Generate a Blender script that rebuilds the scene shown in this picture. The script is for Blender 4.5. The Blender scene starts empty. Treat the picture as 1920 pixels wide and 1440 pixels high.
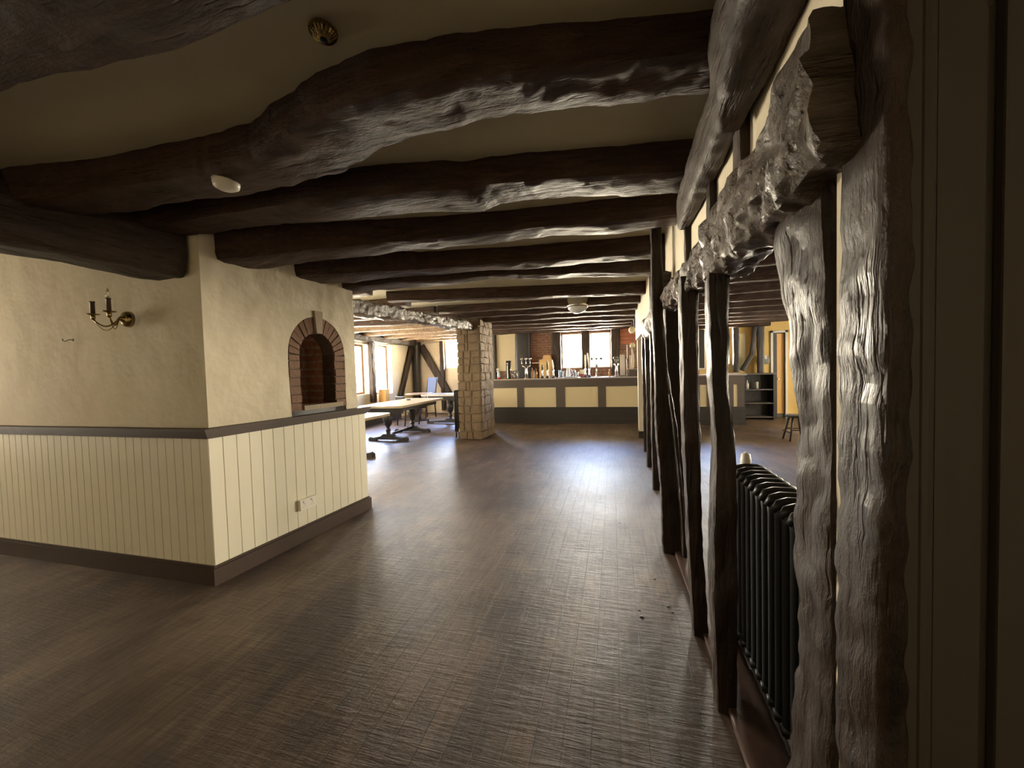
import bpy, bmesh, math, random
from mathutils import Vector, Matrix, noise
from math import pi, sin, cos, radians as R
random.seed(7)
S = bpy.context.scene
C = bpy.context.scene.collection

# ---------------------------------------------------------------- camera
cam_d = bpy.data.cameras.new('camera'); cam = bpy.data.objects.new('camera', cam_d); C.objects.link(cam)
cam_d.sensor_fit = 'HORIZONTAL'; cam_d.sensor_width = 36.0; cam_d.lens = 36.0*715/1920; cam_d.clip_start = 0.02
rx = Vector((0.96610986, 0.25661036, -0.02797969)); ux = Vector((0.01817071, 0.04051742, 0.9990136)); fx = Vector((-0.2574909, 0.9656653, -0.03448149))
cam.matrix_world = Matrix(((rx.x, ux.x, -fx.x, 0), (rx.y, ux.y, -fx.y, 0), (rx.z, ux.z, -fx.z, 1.4), (0, 0, 0, 1)))
S.camera = cam

# ---------------------------------------------------------------- exposure, sky
S.view_settings.view_transform = 'Standard'; S.view_settings.look = 'None'
S.view_settings.gamma = 1; S.view_settings.use_curve_mapping = False
S.view_settings.exposure = 0.85
w = bpy.data.worlds.new('sky'); S.world = w; w.use_nodes = True
nt = w.node_tree; nt.nodes.clear()
tc = nt.nodes.new('ShaderNodeTexCoord'); sp = nt.nodes.new('ShaderNodeSeparateXYZ'); cr = nt.nodes.new('ShaderNodeValToRGB')
bg = nt.nodes.new('ShaderNodeBackground'); wo = nt.nodes.new('ShaderNodeOutputWorld')
nt.links.new(tc.outputs['Generated'], sp.inputs[0]); nt.links.new(sp.outputs['Z'], cr.inputs[0])
e = cr.color_ramp.elements
e[0].position = 0.0; e[0].color = (1.0, 0.88, 0.66, 1)
e[1].position = 0.38; e[1].color = (0.30, 0.50, 1.0, 1)
k = e.new(0.20); k.color = (1.0, 0.92, 0.76, 1)
k = e.new(0.28); k.color = (0.72, 0.84, 1.0, 1)
mf = nt.nodes.new('ShaderNodeMapRange'); mf.inputs['From Min'].default_value = .1; mf.inputs['From Max'].default_value = .6; nt.links.new(sp.outputs['Y'], mf.inputs[0])
hz = nt.nodes.new('ShaderNodeMix'); hz.data_type = 'RGBA'; hz.inputs[6].default_value = (1.0, .90, .72, 1)   # hazy cream sky on the other sides
nt.links.new(mf.outputs[0], hz.inputs[0]); nt.links.new(cr.outputs[0], hz.inputs[7]); nt.links.new(hz.outputs[2], bg.inputs[0]); 
mr = nt.nodes.new('ShaderNodeMapRange'); mr.inputs['From Min'].default_value = .2; mr.inputs['From Max'].default_value = .95   # brighter half of the sky, beyond the bar
mr.inputs['To Min'].default_value = 12.0; mr.inputs['To Max'].default_value = 120.0
nt.links.new(sp.outputs['Y'], mr.inputs[0]); nt.links.new(mr.outputs[0], bg.inputs[1])
nt.links.new(bg.outputs[0], wo.inputs[0])

def portal(loc, sx, sz, direction):
    l = bpy.data.lights.new('window_portal', 'AREA'); l.shape = 'RECTANGLE'; l.size = sx; l.size_y = sz
    l.cycles.is_portal = True
    o = bpy.data.objects.new('window_portal', l); C.objects.link(o); o.location = loc
    o.rotation_euler = Vector(direction).to_track_quat('-Z', 'Y').to_euler()
# one sampling portal per window opening (they give off no light of their own)
for (loc, sx, sz, d) in (((-1.165, 11.55, 1.925), .55, .99, (0, -1, 0)), ((2.715, 11.55, 1.925), .53, .99, (0, -1, 0)), ((-.345, 11.55, 1.925), .55, .99, (0, -1, 0)),
                         ((-5.2, 12.45, 2.08), .8, 1.04, (0, -1, 0)), ((-7.1, 7.4, 1.55), 5.0, 1.5, (1, 0, 0)),
                         ((-7.1, 0.95, 1.5), 1.1, 1.1, (1, 0, 0)),
                         ((6.85, 8.3, 1.5), 2.2, 1.5, (-1, 0, 0)), ((6.85, 4.4, 1.5), 1.8, 1.5, (-1, 0, 0))):
    portal(loc, sx, sz, d)

# ---------------------------------------------------------------- materials
def nmat(name):
    m = bpy.data.materials.new(name); m.use_nodes = True
    n = m.node_tree; b = n.nodes['Principled BSDF']
    return m, n, b
def plain(name, col, rough=.6, metal=0, spec=.5, bump=0, bscale=30, emis=None):
    m, n, b = nmat(name)
    b.inputs['Base Color'].default_value = (*col, 1); b.inputs['Roughness'].default_value = rough
    b.inputs['Metallic'].default_value = metal; b.inputs['Specular IOR Level'].default_value = spec
    if bump:
        t = n.nodes.new('ShaderNodeTexCoord'); q = n.nodes.new('ShaderNodeTexNoise'); q.inputs['Scale'].default_value = bscale; q.inputs['Detail'].default_value = 4
        k = n.nodes.new('ShaderNodeBump'); k.inputs['Strength'].default_value = bump; k.inputs['Distance'].default_value = .01
        n.links.new(t.outputs['Object'], q.inputs['Vector']); n.links.new(q.outputs['Fac'], k.inputs['Height']); n.links.new(k.outputs[0], b.inputs['Normal'])
    return m
def ramp(n, src, stops):
    r = n.nodes.new('ShaderNodeValToRGB'); r.color_ramp.elements[0].position = stops[0][0]; r.color_ramp.elements[0].color = (*stops[0][1], 1)
    r.color_ramp.elements[1].position = stops[-1][0]; r.color_ramp.elements[1].color = (*stops[-1][1], 1)
    for p, c in stops[1:-1]:
        q = r.color_ramp.elements.new(p); q.color = (*c, 1)
    n.links.new(src, r.inputs[0]); return r.outputs[0]
def tex(n, kind, vec, **kw):
    t = n.nodes.new(kind)
    for k, v in kw.items(): t.inputs[k].default_value = v
    n.links.new(vec, t.inputs['Vector']); return t
def mapping(n, scale, loc=(0, 0, 0), rot=(0, 0, 0)):
    t = n.nodes.new('ShaderNodeTexCoord'); mp = n.nodes.new('ShaderNodeMapping'); mp.inputs['Scale'].default_value = scale
    mp.inputs['Location'].default_value = loc; mp.inputs['Rotation'].default_value = rot
    n.links.new(t.outputs['Object'], mp.inputs[0]); return mp.outputs[0]
def mixc(n, fac, a, b, mode='MIX'):
    m = n.nodes.new('ShaderNodeMix'); m.data_type = 'RGBA'; m.blend_type = mode
    for sock, v in ((m.inputs[0], fac), (m.inputs[6], a), (m.inputs[7], b)):
        if isinstance(v, (int, float)): sock.default_value = v
        elif isinstance(v, tuple): sock.default_value = (*v, 1)
        else: n.links.new(v, sock)
    return m.outputs[2]
def bump2(n, b, hs):
    prev = None
    for h, s, d in hs:
        k = n.nodes.new('ShaderNodeBump'); k.inputs['Strength'].default_value = s; k.inputs['Distance'].default_value = d
        n.links.new(h, k.inputs['Height'])
        if prev: n.links.new(prev, k.inputs['Normal'])
        prev = k.outputs[0]
    n.links.new(prev, b.inputs['Normal'])

def oak(name, axis, dark=(.022, .012, .008), mid=(.060, .032, .021), hi=(.115, .066, .042), rough=(.34, .62), adze=.5, gd=.012, spec=.4):
    m, n, b = nmat(name); b.inputs['Specular IOR Level'].default_value = spec
    sc = {'x': (1.2, 14, 14), 'y': (14, 1.2, 14), 'z': (14, 14, 1.2)}[axis]
    v = mapping(n, sc)
    g = tex(n, 'ShaderNodeTexNoise', v, Scale=2.2, Detail=8, Roughness=.62)
    v2 = mapping(n, (1, 1, 1))
    p = tex(n, 'ShaderNodeTexNoise', v2, Scale=2.3, Detail=5)
    ms = {'x': (1, 2, 2), 'y': (2, 1, 2), 'z': (2, 2, 1)}[axis]
    c = ramp(n, g.outputs['Fac'], ((.3, dark), (.52, mid), (.75, hi)))
    c2 = mixc(n, ramp(n, p.outputs['Fac'], ((.42, (0, 0, 0)), (.68, (.8, .8, .8)))), c, mixc(n, .45, c, hi))
    n.links.new(c2, b.inputs['Base Color'])
    rr = n.nodes.new('ShaderNodeMapRange'); rr.inputs['To Min'].default_value = rough[0]; rr.inputs['To Max'].default_value = rough[1]
    n.links.new(p.outputs['Fac'], rr.inputs[0]); n.links.new(rr.outputs[0], b.inputs['Roughness'])
    ad = tex(n, 'ShaderNodeTexVoronoi', mapping(n, ms), Scale=5.0); ad.feature = 'SMOOTH_F1'
    cr_ = tex(n, 'ShaderNodeTexNoise', mapping(n, tuple(x*.6 for x in sc)), Scale=5, Detail=3)
    crk = ramp(n, cr_.outputs['Fac'], ((.30, (0, 0, 0)), (.40, (1, 1, 1))))
    iso = tex(n, 'ShaderNodeTexNoise', mapping(n, ms), Scale=11, Detail=9, Roughness=.6)
    bump2(n, b, ((g.outputs['Fac'], 1.0, gd), (iso.outputs['Fac'], 1.0, .016), (ad.outputs['Distance'], adze, .05), (crk, .8, .010)))
    return m
OXR = oak('dull_oak_x', 'x', rough=(.55, .75))
OX, OY, OZ = oak('dark_oak_x', 'x', dark=(.018, .009, .006), mid=(.046, .023, .015), hi=(.085, .046, .030), rough=(.40, .66), spec=.28), oak('dark_oak_y', 'y', dark=(.016, .010, .007), mid=(.040, .024, .016), hi=(.065, .042, .028), rough=(.42, .62), spec=.25), oak('dark_oak_z', 'z', dark=(.010, .006, .004), mid=(.028, .016, .010), hi=(.056, .033, .021), rough=(.24, .48), spec=.27)
HEWN = oak('hewn_oak', 'x', (.035, .024, .016), (.085, .06, .042), (.17, .13, .095), (.25, .45), 1.0, .02)
WORN = oak('worn_oak', 'y', (.12, .075, .045), (.27, .18, .11), (.42, .30, .19), (.45, .7), .5)

def plaster(name, col, col2, bs=.35):
    m, n, b = nmat(name)
    v = mapping(n, (1, 1, 1))
    p = tex(n, 'ShaderNodeTexNoise', v, Scale=1.6, Detail=6, Roughness=.55)
    q = tex(n, 'ShaderNodeTexNoise', v, Scale=14, Detail=5)
    f = tex(n, 'ShaderNodeTexNoise', v, Scale=5, Detail=3)
    c = mixc(n, ramp(n, p.outputs['Fac'], ((.35, (0, 0, 0)), (.7, (1, 1, 1)))), col, col2)
    n.links.new(c, b.inputs['Base Color']); b.inputs['Roughness'].default_value = .8; b.inputs['Specular IOR Level'].default_value = .25
    bump2(n, b, ((f.outputs['Fac'], bs, .03), (q.outputs['Fac'], bs*.6, .008)))
    return m
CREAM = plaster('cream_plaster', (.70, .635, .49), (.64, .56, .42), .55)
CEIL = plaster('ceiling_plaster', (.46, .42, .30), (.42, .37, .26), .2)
YELLOW = plaster('yellow_plaster', (.80, .58, .20), (.74, .52, .20))
BOARD = plain('cream_paint', (.70, .65, .50), .5, bump=.15, bscale=8)
TRIM = plain('dark_brown_paint', (.060, .038, .027), .5, spec=.22, bump=.12, bscale=18)
BLACKWOOD = plain('blackened_wood', (.03, .026, .024), .42, bump=.25, bscale=25)
IRON = plain('black_cast_iron', (.008, .008, .008), .42, spec=.35)
BRASS = plain('aged_brass', (.30, .22, .09), .25, 1)
CHROME = plain('chrome', (.75, .72, .68), .15, 1)
WHITE = plain('white_plastic', (.75, .70, .60), .4)
PANE_D = plain('dark_paint', (.04, .036, .03), .5)

def floor_mat():
    m, n, b = nmat('worn_plank_floor')
    v = mapping(n, (1, 1, 1), rot=(0, 0, pi/2))
    br = tex(n, 'ShaderNodeTexBrick', v, Scale=1.0); br.inputs['Brick Width'].default_value = .62; br.inputs['Row Height'].default_value = .105
    br.inputs['Mortar Size'].default_value = .0022; br.inputs['Mortar Smooth'].default_value = .3
    br.inputs['Color1'].default_value = (.130, .085, .060, 1); br.inputs['Color2'].default_value = (.085, .053, .038, 1); br.inputs['Mortar'].default_value = (.02, .013, .01, 1)
    vo = mapping(n, (1, 1, 1))
    wear = tex(n, 'ShaderNodeTexNoise', vo, Scale=1.1, Detail=7, Roughness=.62)
    gr = tex(n, 'ShaderNodeTexNoise', mapping(n, (16, 1.4, 1)), Scale=3, Detail=6)
    cg = tex(n, 'ShaderNodeTexNoise', mapping(n, (2, 20, 1)), Scale=2.2, Detail=5, Roughness=.7)
    c = mixc(n, ramp(n, wear.outputs['Fac'], ((.38, (0, 0, 0)), (.66, (.75, .75, .75)))), br.outputs['Color'], (.215, .155, .110))
    stain = tex(n, 'ShaderNodeTexNoise', mapping(n, (1, .55, 1), loc=(3, 1, 0)), Scale=1.7, Detail=9, Roughness=.68)
    c = mixc(n, ramp(n, stain.outputs['Fac'], ((.40, (.85, .85, .85)), (.56, (0, 0, 0)))), c, (.050, .030, .024))
    c = mixc(n, .55, c, ramp(n, gr.outputs['Fac'], ((.3, (.3, .3, .3)), (.7, (1.25, 1.2, 1.1)))), 'MULTIPLY')
    n.links.new(c, b.inputs['Base Color'])
    rr = n.nodes.new('ShaderNodeMapRange'); rr.inputs['To Min'].default_value = .39; rr.inputs['To Max'].default_value = .60; b.inputs['Specular IOR Level'].default_value = .5
    n.links.new(wear.outputs['Fac'], rr.inputs[0]); n.links.new(rr.outputs[0], b.inputs['Roughness'])
    bw = n.nodes.new('ShaderNodeMath'); bw.operation = 'SUBTRACT'; bw.inputs[0].default_value = 1; n.links.new(br.outputs['Fac'], bw.inputs[1])
    bump2(n, b, ((bw.outputs[0], .7, .004), (cg.outputs['Fac'], .55, .007), (gr.outputs['Fac'], .25, .004), (wear.outputs['Fac'], .5, .03)))
    return m
FLOOR = floor_mat()
def brick_mat(name, c1, c2, mo, bw, rh, rot=(pi/2, 0, 0), ms=.012):
    m, n, b = nmat(name)
    v = mapping(n, (1, 1, 1), rot=rot)
    br = tex(n, 'ShaderNodeTexBrick', v, Scale=1.0); br.inputs['Brick Width'].default_value = bw; br.inputs['Row Height'].default_value = rh
    br.inputs['Mortar Size'].default_value = ms; br.inputs['Color1'].default_value = (*c1, 1); br.inputs['Color2'].default_value = (*c2, 1); br.inputs['Mortar'].default_value = (*mo, 1)
    q = tex(n, 'ShaderNodeTexNoise', mapping(n, (1, 1, 1)), Scale=22, Detail=6)
    c = mixc(n, .6, br.outputs['Color'], ramp(n, q.outputs['Fac'], ((.3, (.4, .4, .4)), (.7, (1.3, 1.3, 1.3)))), 'MULTIPLY')
    n.links.new(c, b.inputs['Base Color']); b.inputs['Roughness'].default_value = .8
    bw_ = n.nodes.new('ShaderNodeMath'); bw_.operation = 'SUBTRACT'; bw_.inputs[0].default_value = 1; n.links.new(br.outputs['Fac'], bw_.inputs[1])
    bump2(n, b, ((bw_.outputs[0], .8, .012), (q.outputs['Fac'], .6, .01)))
    return m
BRICK = brick_mat('niche_brick', (.36, .16, .09), (.26, .12, .07), (.34, .25, .18), .22, .07, (0, pi/2, pi/2))
BACKBRICK = brick_mat('back_wall_brick', (.30, .13, .07), (.22, .10, .06), (.28, .2, .14), .24, .075)
STONE = plain('pier_stone', (.20, .145, .092), .85, bump=.9, bscale=16)
MORTAR = plain('pier_mortar', (.20, .15, .10), .9, bump=.6, bscale=30)
VOUS = plain('voussoir_brick', (.20, .115, .075), .85, bump=.8, bscale=30)
KEY = plain('keystone', (.34, .27, .19), .8, bump=.5, bscale=30)
def glass_mat(name, col=(1, 1, 1), rough=.02, trans=.9):
    m = bpy.data.materials.new(name); m.use_nodes = True; n = m.node_tree; n.nodes.clear()
    o = n.nodes.new('ShaderNodeOutputMaterial'); t = n.nodes.new('ShaderNodeBsdfTransparent'); g = n.nodes.new('ShaderNodeBsdfGlossy'); mx = n.nodes.new('ShaderNodeMixShader')
    t.inputs[0].default_value = (*col, 1); g.inputs['Roughness'].default_value = rough; mx.inputs[0].default_value = 1-trans
    n.links.new(t.outputs[0], mx.inputs[1]); n.links.new(g.outputs[0], mx.inputs[2]); n.links.new(mx.outputs[0], o.inputs[0]); return m
GLASS = glass_mat('window_glass', trans=.94)
TUMBLER = glass_mat('tumbler_glass', (.85, .9, .92), .03, .72)

# ---------------------------------------------------------------- helpers
class MB:
    def __init__(s): s.bm = bmesh.new()
    def box(s, x0, x1, y0, y1, z0, z1, rot=None, piv=None, bev=0):
        r = bmesh.ops.create_cube(s.bm, size=1)['verts']
        for v in r: v.co = Vector(((x0+x1)/2+v.co.x*(x1-x0), (y0+y1)/2+v.co.y*(y1-y0), (z0+z1)/2+v.co.z*(z1-z0)))
        if bev:
            es = list({e_ for v in r for e_ in v.link_edges})
            q = bmesh.ops.bevel(s.bm, geom=es, offset=bev, segments=2, affect='EDGES', profile=.6)
            r = list({v for f in q['faces'] for v in f.verts} | {v for v in r if v.is_valid})
        if rot is not None:
            p = Vector(piv) if piv else Vector(((x0+x1)/2, (y0+y1)/2, (z0+z1)/2))
            for v in r: v.co = p + rot @ (v.co-p)
        return s
    def lathe(s, c, prof, seg=20, axis='z', sq=None):
        c = Vector(c); rings = []
        for (r, h) in prof:
            ring = []
            for i in range(seg):
                a = 2*pi*i/seg
                rr = r*(1+(sq[1]*cos(sq[0]*a) if sq else 0))
                p = (rr*cos(a), rr*sin(a), h)
                if axis == 'x': p = (h, rr*cos(a), rr*sin(a))
                if axis == 'y': p = (rr*cos(a), h, rr*sin(a))
                ring.append(s.bm.verts.new(c+Vector(p)))
            rings.append(ring)
        for a, b in zip(rings, rings[1:]):
            for i in range(seg): s.bm.faces.new((a[i], a[(i+1) % seg], b[(i+1) % seg], b[i]))
        s.bm.faces.new(rings[0][::-1]); s.bm.faces.new(rings[-1]); return s
    def tube(s, pts, rad, seg=8, close=False):
        pts = [Vector(p) for p in pts]; n = len(pts); rings = []
        up = Vector((0, 0, 1)) if abs((pts[1]-pts[0]).normalized().z) < .9 else Vector((1, 0, 0))
        for i, p in enumerate(pts):
            t = (pts[min(i+1, n-1)]-pts[max(i-1, 0)]).normalized()
            a = t.cross(up)
            if a.length < 1e-4: a = t.cross(Vector((1, .1, 0)))
            a.normalize(); b = t.cross(a).normalized(); up = -b if b.dot(up) < 0 else b
            b = up; a = t.cross(b).normalized()
            r = rad[i] if isinstance(rad, (list, tuple)) else rad
            rings.append([s.bm.verts.new(p+a*r*cos(2*pi*k/seg)+b*r*sin(2*pi*k/seg)) for k in range(seg)])
        for a, b in zip(rings, rings[1:]):
            for i in range(seg): s.bm.faces.new((a[i], a[(i+1) % seg], b[(i+1) % seg], b[i]))
        s.bm.faces.new(rings[0][::-1]); s.bm.faces.new(rings[-1]); return s
    def prism(s, poly, axis, d0, d1):
        def P(a, b, d): return {'z': (a, b, d), 'y': (a, d, b), 'x': (d, a, b)}[axis]
        v0 = [s.bm.verts.new(P(a, b, d0)) for a, b in poly]; v1 = [s.bm.verts.new(P(a, b, d1)) for a, b in poly]
        n = len(poly)
        for i in range(n): s.bm.faces.new((v0[i], v0[(i+1) % n], v1[(i+1) % n], v1[i]))
        s.bm.faces.new(v0[::-1]); s.bm.faces.new(v1); return s
    def done(s, name, mat, parent=None, smooth=False, angle=None):
        bmesh.ops.recalc_face_normals(s.bm, faces=s.bm.faces)
        me = bpy.data.meshes.new(name); s.bm.to_mesh(me); s.bm.free(); me.materials.append(mat)
        if smooth or angle:
            for p in me.polygons: p.use_smooth = True
            if angle: me.set_sharp_from_angle(angle=R(angle))
        o = bpy.data.objects.new(name, me); C.objects.link(o)
        if parent:
            o.parent = parent
        return o
def tag(o, label, cat, group=None):
    o['label'] = label; o['category'] = cat
    if group: o['group'] = group
    return o
def thing(name, label, cat, loc=(0, 0, 0), group=None, rz=0):
    o = bpy.data.objects.new(name, None); C.objects.link(o); o.location = loc; o.rotation_euler = (0, 0, rz); o.empty_display_size = .1
    return tag(o, label, cat, group)
def struct(o): o['kind'] = 'structure'; return o
def dup(root, loc=None, label=None, rz=None):
    r = root.copy(); C.objects.link(r)
    if loc is not None: r.location = loc
    if rz is not None: r.rotation_euler = (0, 0, rz)
    if label: r['label'] = label
    for ch in list(root.children):
        c = ch.copy(); C.objects.link(c); c.parent = r
        for g in ch.children:
            d = g.copy(); C.objects.link(d); d.parent = c
    return r

def interp(st, t, key):
    for (a, va), (b, vb) in zip(st, st[1:]):
        if t <= b:
            u = (t-a)/(b-a) if b > a else 0; u = max(0, min(1, u)); u = u*u*(3-2*u)*.5+u*.5
            return [p+(q-p)*u for p, q in zip(va, vb)]
    return list(st[-1][1])
def timber(name, stations, mat, parent=None, sharp=48, amp=.012, facet=.006, seed=0, step=.045, seg=28, power=6, twist=0, chop=0):
    """stations: (x,y,z,w,h): centre of the section, w across, h the other way. Hewn, slightly uneven bar."""
    st = [Vector(s_[:3]) for s_ in stations]; d = [0]
    for a, b in zip(st, st[1:]): d.append(d[-1]+(b-a).length)
    keyed = [(dd, list(s_)) for dd, s_ in zip(d, stations)]
    L = d[-1]; n = max(2, int(L/step)); mb = MB(); rings = []
    T0 = (st[-1]-st[0]).normalized(); vert = abs(T0.z) > .7
    pts = [interp(keyed, L*i/n, 0) for i in range(n+1)]
    off = Vector((seed*3.7, seed*1.3, seed*2.9))
    for i in range(n+1):
        p = Vector(pts[i][:3]); w_, h_ = pts[i][3:5]
        t = (Vector(pts[min(i+1, n)][:3])-Vector(pts[max(i-1, 0)][:3])).normalized()
        if vert:
            a = Vector((0, 1, 0)).cross(t).normalized(); b = t.cross(a).normalized()
        else:
            a = t.cross(Vector((0, 0, 1))).normalized(); b = a.cross(t).normalized()
        ring = []
        for k in range(seg):
            an = 2*pi*(k+.5)/seg + twist; c_, s_ = cos(an), sin(an)
            r_ = (abs(c_)**power+abs(s_)**power)**(-1/power)
            q = p+a*(c_*r_*w_/2)+b*(s_*r_*h_/2)
            nrm = (a*c_+b*s_)
            nz = noise.noise(q*1.9+off)*amp*1.6 + noise.noise(q*6.5+off)*amp*.6 + noise.noise(Vector((q.x*17, q.y*17, q.z*17))+off)*facet
            if chop: nz += noise.noise(q*38+off)*.006*(1 if seg > 40 else .4) + chop*(noise.noise(Vector((L*i/n*15+3*sin(an), an*1.1, seed)))-.5*abs(noise.noise(Vector((L*i/n*7, an*2, seed+4)))))
            ring.append(mb.bm.verts.new(q+nrm*nz))
        rings.append(ring)
    for a, b in zip(rings, rings[1:]):
        for i in range(seg): mb.bm.faces.new((a[i], a[(i+1) % seg], b[(i+1) % seg], b[i]))
    mb.bm.faces.new(rings[0][::-1]); mb.bm.faces.new(rings[-1])
    return mb.done(name, mat, parent, angle=sharp)

def ceil_z(y): return 2.5+max(0, y-2)*.012
def wall_x(mb, x0, x1, y0, y1, z0, z1, holes):
    """wall slab normal to x with rectangular holes (ya,yb,za,zb), sorted by y"""
    y = y0
    for (a, b, za, zb) in sorted(holes):
        mb.box(x0, x1, y, a, z0, z1); mb.box(x0, x1, a, b, z0, za); mb.box(x0, x1, a, b, zb, z1); y = b
    mb.box(x0, x1, y, y1, z0, z1)
def wall_y(mb, y0, y1, x0, x1, z0, z1, holes):
    x = x0
    for (a, b, za, zb) in sorted(holes):
        mb.box(x, a, y0, y1, z0, z1); mb.box(a, b, y0, y1, z0, za); mb.box(a, b, y0, y1, zb, z1); x = b
    mb.box(x, x1, y0, y1, z0, z1)

# ================================================================= SHELL
struct(MB().box(-7.2, 7.0, -3.2, 12.7, -.15, 0).done('floor', FLOOR))
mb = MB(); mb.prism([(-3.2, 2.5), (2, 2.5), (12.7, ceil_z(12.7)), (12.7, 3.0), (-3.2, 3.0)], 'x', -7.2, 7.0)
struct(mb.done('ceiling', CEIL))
mb = MB(); wall_x(mb, -7.15, -6.8, -3.0, 12.4, 0, 2.75, [(.4, 1.5, .95, 2.05), (4.9, 7.2, .85, 2.27), (7.45, 9.55, .85, 2.27), (9.72, 10.75, .8, 2.30)])
struct(mb.done('wall_left', CREAM))
mb = MB(); wall_y(mb, 12.2, 12.5, -7.15, -3.62, 0, 2.75, [(-5.58, -4.8, 1.55, 2.60)]); mb.box(-3.75, -3.62, 11.3, 12.2, 0, 2.75)
struct(mb.done('wall_far_left', CREAM))
mb = MB(); wall_y(mb, 11.3, 11.6, -3.62, 2.25, 0, 2.75, [(-1.44, -.89, 1.43, 2.42), (-.62, -.07, 1.43, 2.42)])
struct(mb.done('wall_bar_back', BACKBRICK))
mb = MB(); wall_y(mb, 11.3, 11.6, 2.25, 7.0, 0, 2.75, [(2.45, 2.98, 1.43, 2.42), (3.99, 4.27, 0, 2.19)])
struct(mb.done('wall_far_right', YELLOW))
mb = MB(); wall_x(mb, 6.5, 6.85, -3.0, 11.4, 0, 2.75, [(3.5, 5.3, .75, 2.25), (7.2, 9.4, .75, 2.25)])
struct(mb.done('wall_right', CREAM))
struct(MB().box(-7.15, 7.0, -3.2, -3.0, 0, 2.75).done('wall_back', CREAM))
struct(MB().box(3.6, 4.7, 12.5, 12.6, 0, 2.6).done('wall_passage', YELLOW))
struct(MB().box(3.5, 3.6, 11.6, 12.6, 0, 2.6).box(4.7, 4.8, 11.6, 12.6, 0, 2.6).done('wall_passage_sides', YELLOW))

def window(n, x0, x1, y0, y1, z0, z1, horiz, frame_m, mull=1, trans=1, fw=.04):
    """horiz 'x' = lies in a wall normal to y"""
    fr = MB(); d = (y0+y1)/2 if horiz == 'x' else (x0+x1)/2
    a0, a1 = (x0, x1) if horiz == 'x' else (y0, y1)
    def bar(a, b, za, zb, t=.05):
        if horiz == 'x': fr.box(a, b, d-t/2, d+t/2, za, zb)
        else: fr.box(d-t/2, d+t/2, a, b, za, zb)
    bar(a0, a0+fw, z0, z1); bar(a1-fw, a1, z0, z1); bar(a0+fw, a1-fw, z0, z0+fw); bar(a0+fw, a1-fw, z1-fw, z1)
    for i in range(mull):
        c = a0+(a1-a0)*(i+1)/(mull+1); bar(c-.012, c+.012, z0+fw, z1-fw, .03)
    for i in range(trans):
        c = z0+(z1-z0)*(i+1)/(trans+1); bar(a0+fw, a1-fw, c-.01, c+.01, .028)
    o = struct(fr.done('window_%d' % n, frame_m))
    g = MB()
    if horiz == 'x': g.box(a0+fw*.6, a1-fw*.6, d-.003, d+.003, z0+fw*.6, z1-fw*.6)
    else: g.box(d-.003, d+.003, a0+fw*.6, a1-fw*.6, z0+fw*.6, z1-fw*.6)
    g.done('pane', GLASS, o)
    return o
WF = plain('white_window_paint', (.8, .78, .72), .4)
BWF = plain('brown_window_wood', (.25, .13, .08), .5)
window(1, -1.44, -.89, 11.42, 11.5, 1.43, 2.42, 'x', WF, 0, 0, .03)
window(2, -.62, -.07, 11.42, 11.5, 1.43, 2.42, 'x', WF, 0, 0, .03)
window(10, 2.45, 2.98, 11.42, 11.5, 1.43, 2.42, 'x', WF, 0, 0, .03)
window(3, -5.58, -4.8, 12.3, 12.4, 1.55, 2.60, 'x', WF, 1, 1)
window(4, -7.05, -6.95, 7.45, 9.55, .85, 2.27, 'y', BWF, 3, 1, .06)
window(5, -7.05, -6.95, 9.72, 10.75, .8, 2.30, 'y', BWF, 1, 1, .05)
window(6, -7.05, -6.95, 4.9, 7.2, .85, 2.27, 'y', BWF, 3, 1, .06)
window(7, -7.05, -6.95, .4, 1.5, .95, 2.05, 'y', BWF, 2, 1, .06)
window(8, 6.65, 6.75, 7.2, 9.4, .75, 2.25, 'y', WF, 2, 1, .06)
window(9, 6.65, 6.75, 3.5, 5.3, .75, 2.25, 'y', WF, 2, 1, .06)

# --- chimney mass: plaster above, panelling below, rail and skirting round both faces
C0 = Vector((-2.626, 1.917)); C1 = Vector((-2.487, 3.449)); CL = Vector((-6.8, 1.90))
d1 = (C1-C0).normalized(); n1 = Vector((d1.y, -d1.x))          # outward normal of the right face
def off(e):   # corner polygon inset by e from the skirting line
    c0 = C0-n1*e+Vector((0, e)); c1 = C1-n1*e-d1*e
    return c0, c1
def ell(e, z0, z1, mb, endcut=0):
    c0, c1 = off(e); mb.prism([(CL.x, CL.y+e), (c0.x, c0.y), (c1.x-d1.x*endcut, c1.y-d1.y*endcut), (CL.x, 3.449-e-endcut)], 'z', z0, z1)
# plaster upper walls: finely divided so the hand-worked surface and the wavering arris are real
mb = MB()
c0, c1 = off(.045); c1 = c1-d1*.05
loop = []
def seg_pts(a, b, n): return [a+(b-a)*i/n for i in range(n)]
loop = seg_pts(Vector((-6.8, 1.945)), c0, 60)+seg_pts(c0, c1, 36)+seg_pts(c1, Vector((-6.8, c1.y)), 30)+seg_pts(Vector((-6.8, c1.y)), Vector((-6.8, 1.945)), 4)
NZ = 36; rings = []
for j in range(NZ+1):
    z = 1.0+1.52*j/NZ; ring = []
    for p in loop:
        q = Vector((p.x, p.y, z)); nn = noise.noise(q*2.3)*.012+noise.noise(q*7)*.006
        near = max(0, 1-(p-c0).length/.25)
        sgn = Vector((n1.x-.0, n1.y-.6, 0)).normalized()
        ring.append(mb.bm.verts.new(q+sgn*(nn - near*.015*(1+noise.noise(Vector((0, 0, z*3)))) - (z-1.0)*.004)))
    rings.append(ring)
m_ = len(loop)
for a, b in zip(rings, rings[1:]):
    for i in range(m_): mb.bm.faces.new((a[i], a[(i+1) % m_], b[(i+1) % m_], b[i]))
mb.bm.faces.new(rings[0][::-1]); mb.bm.faces.new(rings[-1])
chim = mb.done('wall_chimney', CREAM, smooth=True); struct(chim)
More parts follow.
